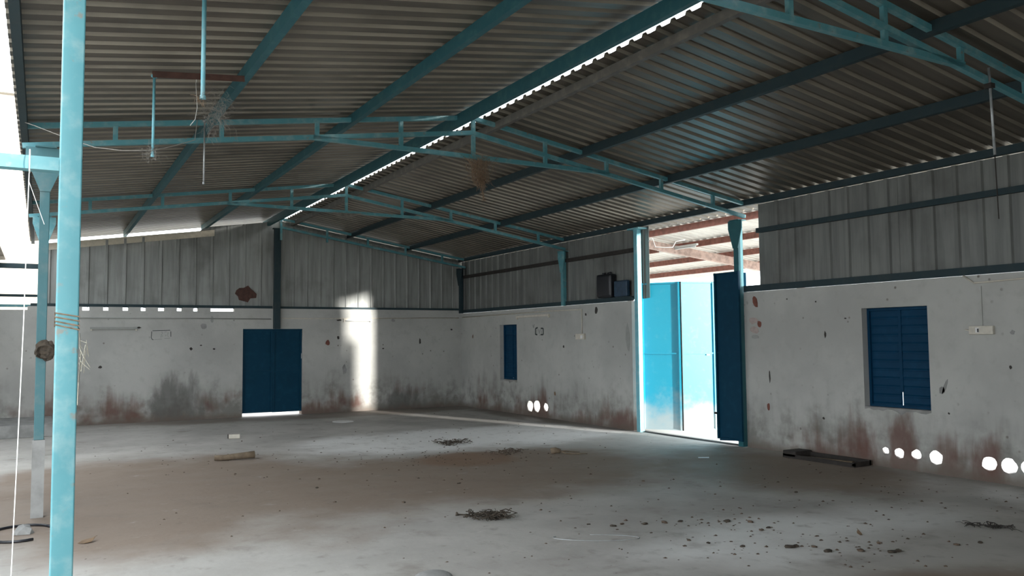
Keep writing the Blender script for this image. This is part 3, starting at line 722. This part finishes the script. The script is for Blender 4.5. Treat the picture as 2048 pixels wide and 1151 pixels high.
# cables and string on the left posts
s = MB().tube([(-.06, 4.035, 2.42), (-.063, 4.03, 2.1), (-.066, 4.03, 1.7), (-.075, 4.03, 1.2), (-.085, 4.03, .7), (-.10, 4.03, .2), (-.12, 4.02, .004)], .0021, 5).build('hanging_string', M['string'], smooth=True)
tag(s, 'long white string hanging from the foreground post rail to the floor', 'string')
MB().tube([(-.06, 4.03 + .055 * math.sin(t), 2.388 + .05 * math.cos(t)) for t in [2 * math.pi * k / 12 for k in range(13)]], .003, 5, cap=False).build('knot_loop', M['string'], s)
sb = MB().tube([(-.06, 4.03, 2.30), (-.05, 4.03, 2.27), (-.02, 4.02, 2.18), (.0, 4.01, 2.12)], .0011, 4).build('loose_end', M['string'], s)
cbl = MB().tube([(-.28, 9.0, 3.74), (-.1, 8.6, 3.6), (.1, 8.1, 3.42), (.35, 7.7, 3.26), (.55, 7.4, 3.19), (.755, 7.235, 3.18), (.9, 7.3, 3.24), (1.10, 7.4, 3.34), (1.12, 7.42, 3.52)], .0035, 5).build('slack_cable', M['web'], smooth=True)
tag(cbl, 'thin slack cable strung from the left eave to the thin blue pipe', 'cable')
rope = MB()
for k, zz in enumerate((1.735, 1.718, 1.70, 1.685)):
    h = .047; x, y = .095, TR_Y[0]
    rope.tube([(x - h, y - h, zz + .012), (x + h, y - h, zz - .004 - k * .002), (x + h, y + h, zz), (x - h, y + h, zz + .006), (x - h, y - h, zz + .012)], .0028, 5, cap=False)
tag(rope.build('rope_binding', M['straw']), 'thin rope bound around the foreground post at mid height', 'rope')
sf = MB(); rn = random.Random(9)
for i in range(7):
    z = rn.uniform(1.5, 1.72); x = .143
    sf.tube([(x, 4.03, z), (x + rn.uniform(0, .035), 4.02, z + rn.uniform(-.05, .05)), (x + rn.uniform(-.005, .05), 4.02, z + rn.uniform(-.09, .09))], .0015, 3, cap=False)
for i in range(8):
    sf.tube([(.142, 4.03, 1.66), (.15, 4.028, 1.56), (.143, 4.03, 1.45), (.141, 4.03, 1.38 - .03 * rn.random())], .0022, 3, cap=False)
tag(sf.build('straw_wisp', M['straw_pale']), 'pale straw wisps snagged on the right edge of the foreground post', 'straw')
# mud nest on the second post
ns = bmesh.new(); bmesh.ops.create_icosphere(ns, subdivisions=3, radius=1)
rn = random.Random(2)
for v in ns.verts:
    k = 1 + rn.uniform(-.14, .14); v.co = Vector((v.co.x * .085 * k, v.co.y * .055 * k, v.co.z * .11 * k))
    if v.co.z < -.02: v.co.z *= .75
    if v.co.y < -.02 and abs(v.co.x + .02) < .035 and v.co.z < .05: v.co.y += .035
me = bpy.data.meshes.new('mud_nest'); ns.to_mesh(me); ns.free(); me.materials.append(M['darkdirt'])
o = bpy.data.objects.new('mud_nest', me); COL.objects.link(o); o.location = (.035, 9.0, 1.55); tag(o, 'dark ragged nest-like clump stuck on the dim second post', 'nest')
# ------------------------------------------------------------------ fittings on the walls
def conduit(name, pts, r, mat, label, cat='conduit'):
    o = MB().tube(pts, r, 6).build(name, M[mat], smooth=True); tag(o, label, cat); return o
sw = empty('switch_box', (WX, 5.5, 1.63)); tag(sw, 'yellowed white switch box on the right wall beside the near window', 'switch box')
MB().box(WX - .045, WX - .0005, 5.37, 5.645, 1.63, 1.725).build('box_body', M['whiteplastic'], sw, bevel=.006)
MB().box(WX - .05, WX - .045, 5.525, 5.565, 1.65, 1.705).build('switch_plate', M['white'], sw)
MB().box(WX - .056, WX - .05, 5.525, 5.54, 1.655, 1.695).build('switch_rocker', M['black'], sw)
MB().tube([(WX - .02, 5.645, 1.675), (WX - .02, 5.70, 1.685)], .008, 6).build('cable_stub', M['whiteplastic'], sw)
o = MB().box(WX - .014, WX - .0005, 5.50, 5.545, 1.727, 2.17).build('cable_trunking', M['plaster']); tag(o, 'flat vertical trunking above the near switch box', 'trunking')
conduit('wall_conduit', [(WX - .012, 5.70, 2.30), (WX - .012, 5.58, 2.21), (WX - .012, 5.0, 2.225), (WX - .012, 3.5, 2.24)], .011, 'whiteplastic', 'pale conduit running under the wall top at the right edge')
sw2 = empty('switch_box', (WX, 13.45, 1.62)); tag(sw2, 'small pale switch box on the right wall between gate and far window', 'switch box')
MB().box(WX - .05, WX - .0005, 13.31, 13.60, 1.62, 1.73).build('box_body', M['whiteplastic'], sw2, bevel=.006)
MB().box(WX - .056, WX - .05, 13.35, 13.42, 1.64, 1.70).build('switch_plate', M['white'], sw2)
conduit('wall_conduit', [(WX - .012, 13.42, 1.735), (WX - .012, 13.42, 2.20), (WX - .012, 14.6, 2.215), (WX - .012, 18.7, 2.20)], .012, 'whiteplastic', 'pale conduit from the far switch box up along the wall top')
def tube_batten(name, p0, p1, label, tube=True, mat='whiteplastic'):
    root = empty(name, p0); tag(root, label, 'light fitting')
    p0 = Vector(p0); p1 = Vector(p1)
    MB().bar(p0, p1, .04, .045).build('batten', M[mat], root)
    d = (p1 - p0).normalized()
    for p in (p0 + d * .02, p1 - d * .02): MB().bar(p + V(0, 0, -.05), p + V(0, 0, .0), .03, .03).build('lamp_holder', M['whiteplastic'], root)
    if tube:
        off = V(0, -.035, -.02) if abs(d.x) > .5 else V(-.035, 0, -.02)
        MB().tube([p0 + d * .03 + off, p1 - d * .03 + off], .013, 8).build('tube', M['white'], root, smooth=True)
    return root
tube_batten('light_batten', (WX - .022, 15.96, 2.13), (WX - .022, 14.6, 2.13), 'bare broken light batten on the right wall beside the far window', False)
tube_batten('light_batten', (6.12, FY - .022, 2.13), (6.80, FY - .022, 2.13), 'short white tube light on the far wall right of the door')
tube_batten('light_batten', (.85, FY - .022, 1.94), (1.72, FY - .022, 1.94), 'dark thin light batten on the far wall left of the painted box', False, 'faint')
conduit('wall_conduit', [(.4, FY - .012, 2.15), (4.45, FY - .012, 2.14)], .012, 'faint', 'thin conduit along the far wall top left of the ridge post')
conduit('wall_conduit', [(4.7, FY - .012, 2.16), (5.35, FY - .012, 2.155), (9.1, FY - .012, 2.19)], .012, 'whiteplastic', 'thin conduit along the far wall top right of the ridge post')
rust = MB().prism([(x, FY + .125, z) for x, z in blobpts(3.92, 2.70, .22, .17, 77, 14)], (0, .004, 0)).build('rust_patch', M['rust'], wall_far)
# black can on the wall
jc = empty('plastic_can', (9.28, 12.62, WT)); tag(jc, 'black plastic can standing on the wall top left of the gate', 'can')
bm = bmesh.new(); bmesh.ops.create_cube(bm, size=1)
me = bpy.data.meshes.new('can_body')
for v in bm.verts: v.co = Vector((v.co.x * .17, v.co.y * .46, v.co.z * .44))
bmesh.ops.bevel(bm, geom=list(bm.edges), offset=.055, segments=4, profile=.6, affect='EDGES')
for fce in bm.faces: fce.smooth = True
bm.to_mesh(me); bm.free(); me.materials.append(M['black'])
o = bpy.data.objects.new('can_body', me); COL.objects.link(o); o.parent = jc; o.location = (-.1, 0, .222 + .088)
MB().tube([(9.18, 12.70, WT + .525), (9.18, 12.70, WT + .56)], .035, 12).build('cap', M['black'], jc, smooth=True)
MB().tube([(9.18, 12.58, WT + .52), (9.18, 12.56, WT + .555), (9.18, 12.48, WT + .555), (9.18, 12.46, WT + .52)], .012, 8).build('handle', M['black'], jc, smooth=True)
o = MB().box(9.12, 9.20, 11.93, 12.32, WT + .09, WT + .38).build('dark_crate', M['dkblue'], bevel=.02)
tag(o, 'dark blue box on the wall top between black can and gate', 'box')
o.location.z -= .0

# ------------------------------------------------------------------ things lying on the floor
tr = empty('old_tray', (8.95, 7.5, 0)); tag(tr, 'flat dark iron tray lying against the right wall under the near window', 'tray')
ty0, ty1, tx0, tx1 = 6.98, 8.12, 8.80, 9.12
MB().box(tx0, tx1, ty0, ty1, 0, .012).build('tray_base', M['mould'], tr)
MB().box(tx0, tx0 + .03, ty0, ty1, .012, .05).build('tray_rim', M['mould'], tr); MB().box(tx1 - .03, tx1, ty0, ty1, .012, .07).build('tray_rim', M['mould'], tr)
MB().box(tx0, tx1, ty0, ty0 + .03, .012, .06).build('tray_rim', M['mould'], tr); MB().box(tx0, tx1, ty1 - .22, ty1, .012, .095).build('tray_block', M['mould'], tr, bevel=.01)
MB().bar((8.86, 7.8, .03), (9.0, 7.15, .03), .06, .02).build('loose_slat', M['wood'], tr)

lg = bmesh.new(); me = bpy.data.meshes.new('wood_stick')
mb = MB().tube([(2.10, 12.02, .045), (2.22, 12.02, .04), (2.36, 12.0, .048), (2.50, 11.99, .055), (2.63, 11.98, .06)], .035, 8, .05)
tag(mb.build('wood_stick', M['wood'], smooth=True), 'short thick brown stick lying on the floor left of centre', 'stick'); lg.free()
bk = MB().bar((2.80, 14.74, .035), (2.98, 14.70, .035), .09, .07).build('white_brick', M['whiteplastic'], bevel=.008); tag(bk, 'small whitish brick on the floor in front of the far door', 'brick')
MB().bar((2.785, 14.742, .035), (2.80, 14.74, .035), .085, .065).build('broken_face', M['chip'], bk)

def clump(name, pts, n, spread, label, seed, mat='darkdirt', r=.004, ln=.10, cat='twigs', zr=.05):
    rn = random.Random(seed); mb = MB()
    for i in range(n):
        c = rn.choice(pts); p = Vector((c[0] + rn.gauss(0, spread), c[1] + rn.gauss(0, spread), rn.uniform(.004, zr)))
        a = rn.uniform(0, 6.28); l = ln * rn.uniform(.3, 1.2)
        q = p + Vector((math.cos(a) * l, math.sin(a) * l, rn.uniform(-.01, .02))); q.z = max(.004, q.z)
        mid = (p + q) / 2 + Vector((rn.gauss(0, .015), rn.gauss(0, .015), .012))
        mb.tube([p, mid, q], r * rn.uniform(.5, 1.3), 4)
    o = mb.build(name, M[mat]); tag(o, label, cat); return o
clump('twig_heap', [(3.50, 6.82), (3.58, 6.78), (3.45, 6.85), (3.66, 6.76), (3.72, 6.74), (3.56, 6.72)], 170, .045, 'heap of dark dry twigs and leaves on the floor at centre bottom', 21)
o = MB().tube([(3.40, 7.06, .01), (3.44, 7.0, .012), (3.47, 6.95, .01), (3.52, 6.9, .02), (3.55, 6.86, .03)], .006, 5).build('thin_twig', M['darkdirt']); tag(o, 'thin bent twig leading up from the dark twig heap', 'twig')
MB().tube([(3.39, 7.05, .0), (3.39, 7.07, .03)], .022, 6, .006).build('twig_knot', M['darkdirt'], o)
clump('twig_heap', [(5.60, 11.98), (5.72, 11.95), (5.50, 12.0), (5.8, 11.9), (5.55, 11.75)], 140, .07, 'scattered dark leaf litter on the pale floor at centre', 22)
clump('twig_heap', [(5.85, 10.55), (6.0, 10.5), (5.7, 10.45)], 60, .07, 'small heap of broken bark left of the root', 23, 'dirt')
rt = empty('dry_root', (6.5, 10.0, 0)); tag(rt, 'dry root stump with two long curling roots on the floor before the gate', 'root')
MB().tube([(6.36, 10.14, .03), (6.41, 10.10, .05), (6.47, 10.07, .035)], .05, 8, .03).build('stump', M['wood'], rt, smooth=True)
MB().tube([(6.46, 10.08, .03), (6.56, 10.05, .03), (6.66, 10.02, .015), (6.74, 9.98, .012)], .012, 6, .005).build('root_strand', M['wood'], rt, smooth=True)
MB().tube([(6.47, 10.05, .03), (6.50, 9.95, .012), (6.56, 9.90, .012), (6.62, 9.84, .012), (6.68, 9.84, .012), (6.74, 9.79, .012)], .011, 6, .006).build('root_strand', M['wood'], rt, smooth=True)
def clod_mesh(seed, mat):
    bm = bmesh.new(); bmesh.ops.create_icosphere(bm, subdivisions=2, radius=1); rn = random.Random(seed)
    for v in bm.verts:
        k = 1 + rn.uniform(-.3, .3); v.co = Vector((v.co.x * k, v.co.y * k * .8, max(-.35, v.co.z * k * .5)))
    me = bpy.data.meshes.new('clod'); bm.to_mesh(me); bm.free(); me.materials.append(mat); return me
cm = [clod_mesh(k, M['dirt'] if k % 2 else M['darkdirt']) for k in range(5)]
clods = [(4.62, 5.85, .05), (4.80, 5.80, .06), (4.95, 5.76, .045), (4.45, 5.95, .04), (4.34, 5.93, .05), (5.30, 5.55, .06), (5.45, 5.42, .055), (5.42, 5.18, .04), (5.30, 5.15, .045), (5.05, 4.62, .07), (5.12, 4.62, .05),
         (5.22, 4.53, .045), (5.20, 4.38, .06), (5.42, 4.27, .055), (5.58, 4.12, .06), (5.66, 4.12, .05), (5.75, 4.35, .04), (4.77, 4.83, .04), (4.55, 5.2, .035), (4.2, 6.1, .03), (4.62, 5.05, .035), (6.2, 4.0, .045), (6.42, 3.95, .04), (3.2, 7.9, .04), (4.15, 8.6, .035), (2.7, 9.2, .04), (6.0, 7.6, .035), (6.9, 6.2, .04)]
for i, (x, y, r) in enumerate(clods):
    o = bpy.data.objects.new('dirt_clod', cm[i % 5]); COL.objects.link(o); r *= .55; o.scale = (r, r, r * .7); o.location = (x, y, r * .24); o.rotation_euler = (0, 0, i * 1.3)
    tag(o, 'small dry dirt clod lying loose on the concrete floor', 'dirt clod', 'loose dirt clods on the floor')
cr = MB(); rn = random.Random(31)
zones = [(5.0, 5.4, .55, .5, 70), (5.4, 4.4, .6, .3, 50), (4.9, 10.6, .9, .7, 120), (3.9, 8.0, 2.2, 2.4, 120), (6.5, 5.5, 1.6, 1.4, 110), (2.6, 13.2, 2.0, 1.6, 90), (7.0, 13.0, 1.2, 2.0, 60), (8.2, 6.0, .5, 1.2, 50)]
for cx, cy_, sx, sy, n in zones:
    for i in range(n):
        x = rn.gauss(cx, sx); y = rn.gauss(cy_, sy)
        if not (.3 < x < 8.7 and 2 < y < 18): continue
        r = rn.uniform(.005, .018); a = rn.uniform(0, 6.28); h = r * rn.uniform(.4, .9)
        p = [(x + math.cos(a + t) * r * rn.uniform(.7, 1.6), y + math.sin(a + t) * r * rn.uniform(.7, 1.3), 0.001) for t in (0, 1.6, 3.1, 4.7)]
        cr.add(p + [(x, y, h)], [(0, 1, 4), (1, 2, 4), (2, 3, 4), (3, 0, 4)])
o = cr.build('floor_crumbs', M['dirt']); o['kind'] = 'stuff'; o['label'] = 'fine dirt crumbs and leaf bits strewn over the floor'; o['category'] = 'crumbs'
def dry_leaf(c, l, w, rot, label, mat='leaf'):
    mb = MB(); cx, cy_ = c; ca, sa = math.cos(rot), math.sin(rot)
    def P(u, v, z): return (cx + u * ca - v * sa, cy_ + u * sa + v * ca, z)
    mb.prism([P(-l / 2, 0, .004), P(-l * .2, w / 2, .015), P(l * .25, w * .45, .02), P(l / 2, w * .15, .035), P(l * .25, -w * .4, .012), P(-l * .2, -w / 2, .006)], (0, 0, .003))
    o = mb.build('dry_leaf', M[mat]); tag(o, label, 'leaf')
    MB().tube([P(-l / 2, 0, .006), P(l * .1, 0, .018), P(l * .62, w * .3, .045)], .002, 4).build('leaf_stalk', M[mat], o)
dry_leaf((.36, 7.71), .13, .08, .1, 'curled brown dry leaf on the floor right of the foreground post')
dry_leaf((5.86, 4.62), .07, .04, .8, 'small yellowish dry leaf on the pale floor at the lower right', 'straw')
rg = MB().tube([(-.12 + .26 * math.cos(t), 8.35 + .34 * math.sin(t), .012) for t in [.5 + 4.6 * k / 22 for k in range(23)]], .012, 6)
tag(rg.build('black_hose', M['black'], smooth=True), 'curved piece of black hose on the floor behind the white string', 'hose')
bgm = bmesh.new(); bmesh.ops.create_icosphere(bgm, subdivisions=2, radius=1); rn = random.Random(6)
for v in bgm.verts: k = 1 + rn.uniform(-.2, .2); v.co = Vector((v.co.x * .08 * k, v.co.y * .11 * k, max(0, v.co.z * .065 * k)))
me = bpy.data.meshes.new('plastic_bag'); bgm.to_mesh(me); bgm.free(); me.materials.append(M['step'])
o = bpy.data.objects.new('plastic_bag', me); COL.objects.link(o); o.location = (-.10, 8.40, .002); tag(o, 'crumpled grey-white plastic bag lying inside the black hose', 'plastic bag')
wr = MB().tube([(3.97 + .30 * math.cos(t), 5.66 + .12 * math.sin(t) - .17 * math.cos(t), .004) for t in [2.6 + 5.2 * k / 30 for k in range(31)]], .003, 5)
tag(wr.build('wire_ring', M['galv'], smooth=True), 'thin loop of wire on the floor at bottom centre', 'wire')
o = MB().prism([(7.78, 8.66, .002), (7.90, 8.58, .002), (7.93, 8.62, .008), (7.80, 8.69, .006)], (0, 0, .002)).build('paper_scrap', M['white']); tag(o, 'small white paper scrap on the floor before the gate', 'paper')  # thin white strip, nearly flat on the floor
pl = MB().prism([(5.36 + .21 * math.cos(t), 16.47 + .24 * math.sin(t) * (1 + .1 * math.cos(3 * t)), .003) for t in [2 * math.pi * k / 18 for k in range(18)]], (0, 0, .006)).build('white_sheet', M['white'])  # white disc in place of a patch of sun on the floor
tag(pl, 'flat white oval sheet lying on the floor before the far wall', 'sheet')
sm = bmesh.new(); bmesh.ops.create_icosphere(sm, subdivisions=3, radius=1)
for v in sm.verts: v.co = Vector((v.co.x * .14, v.co.y * .12, max(0, v.co.z * .05)))
me = bpy.data.meshes.new('flat_stone'); sm.to_mesh(me); sm.free(); me.materials.append(M['step'])
o = bpy.data.objects.new('flat_stone', me); COL.objects.link(o); o.location = (2.36, 5.30, 0); tag(o, 'flat rounded stone at the bottom edge of the view', 'stone')
clump('twig_heap', [(7.0, 4.22), (7.06, 4.14), (6.94, 4.3)], 45, .03, 'narrow streak of black twigs on the floor at the right edge', 26, 'chip', r=.004, ln=.12, zr=.02)
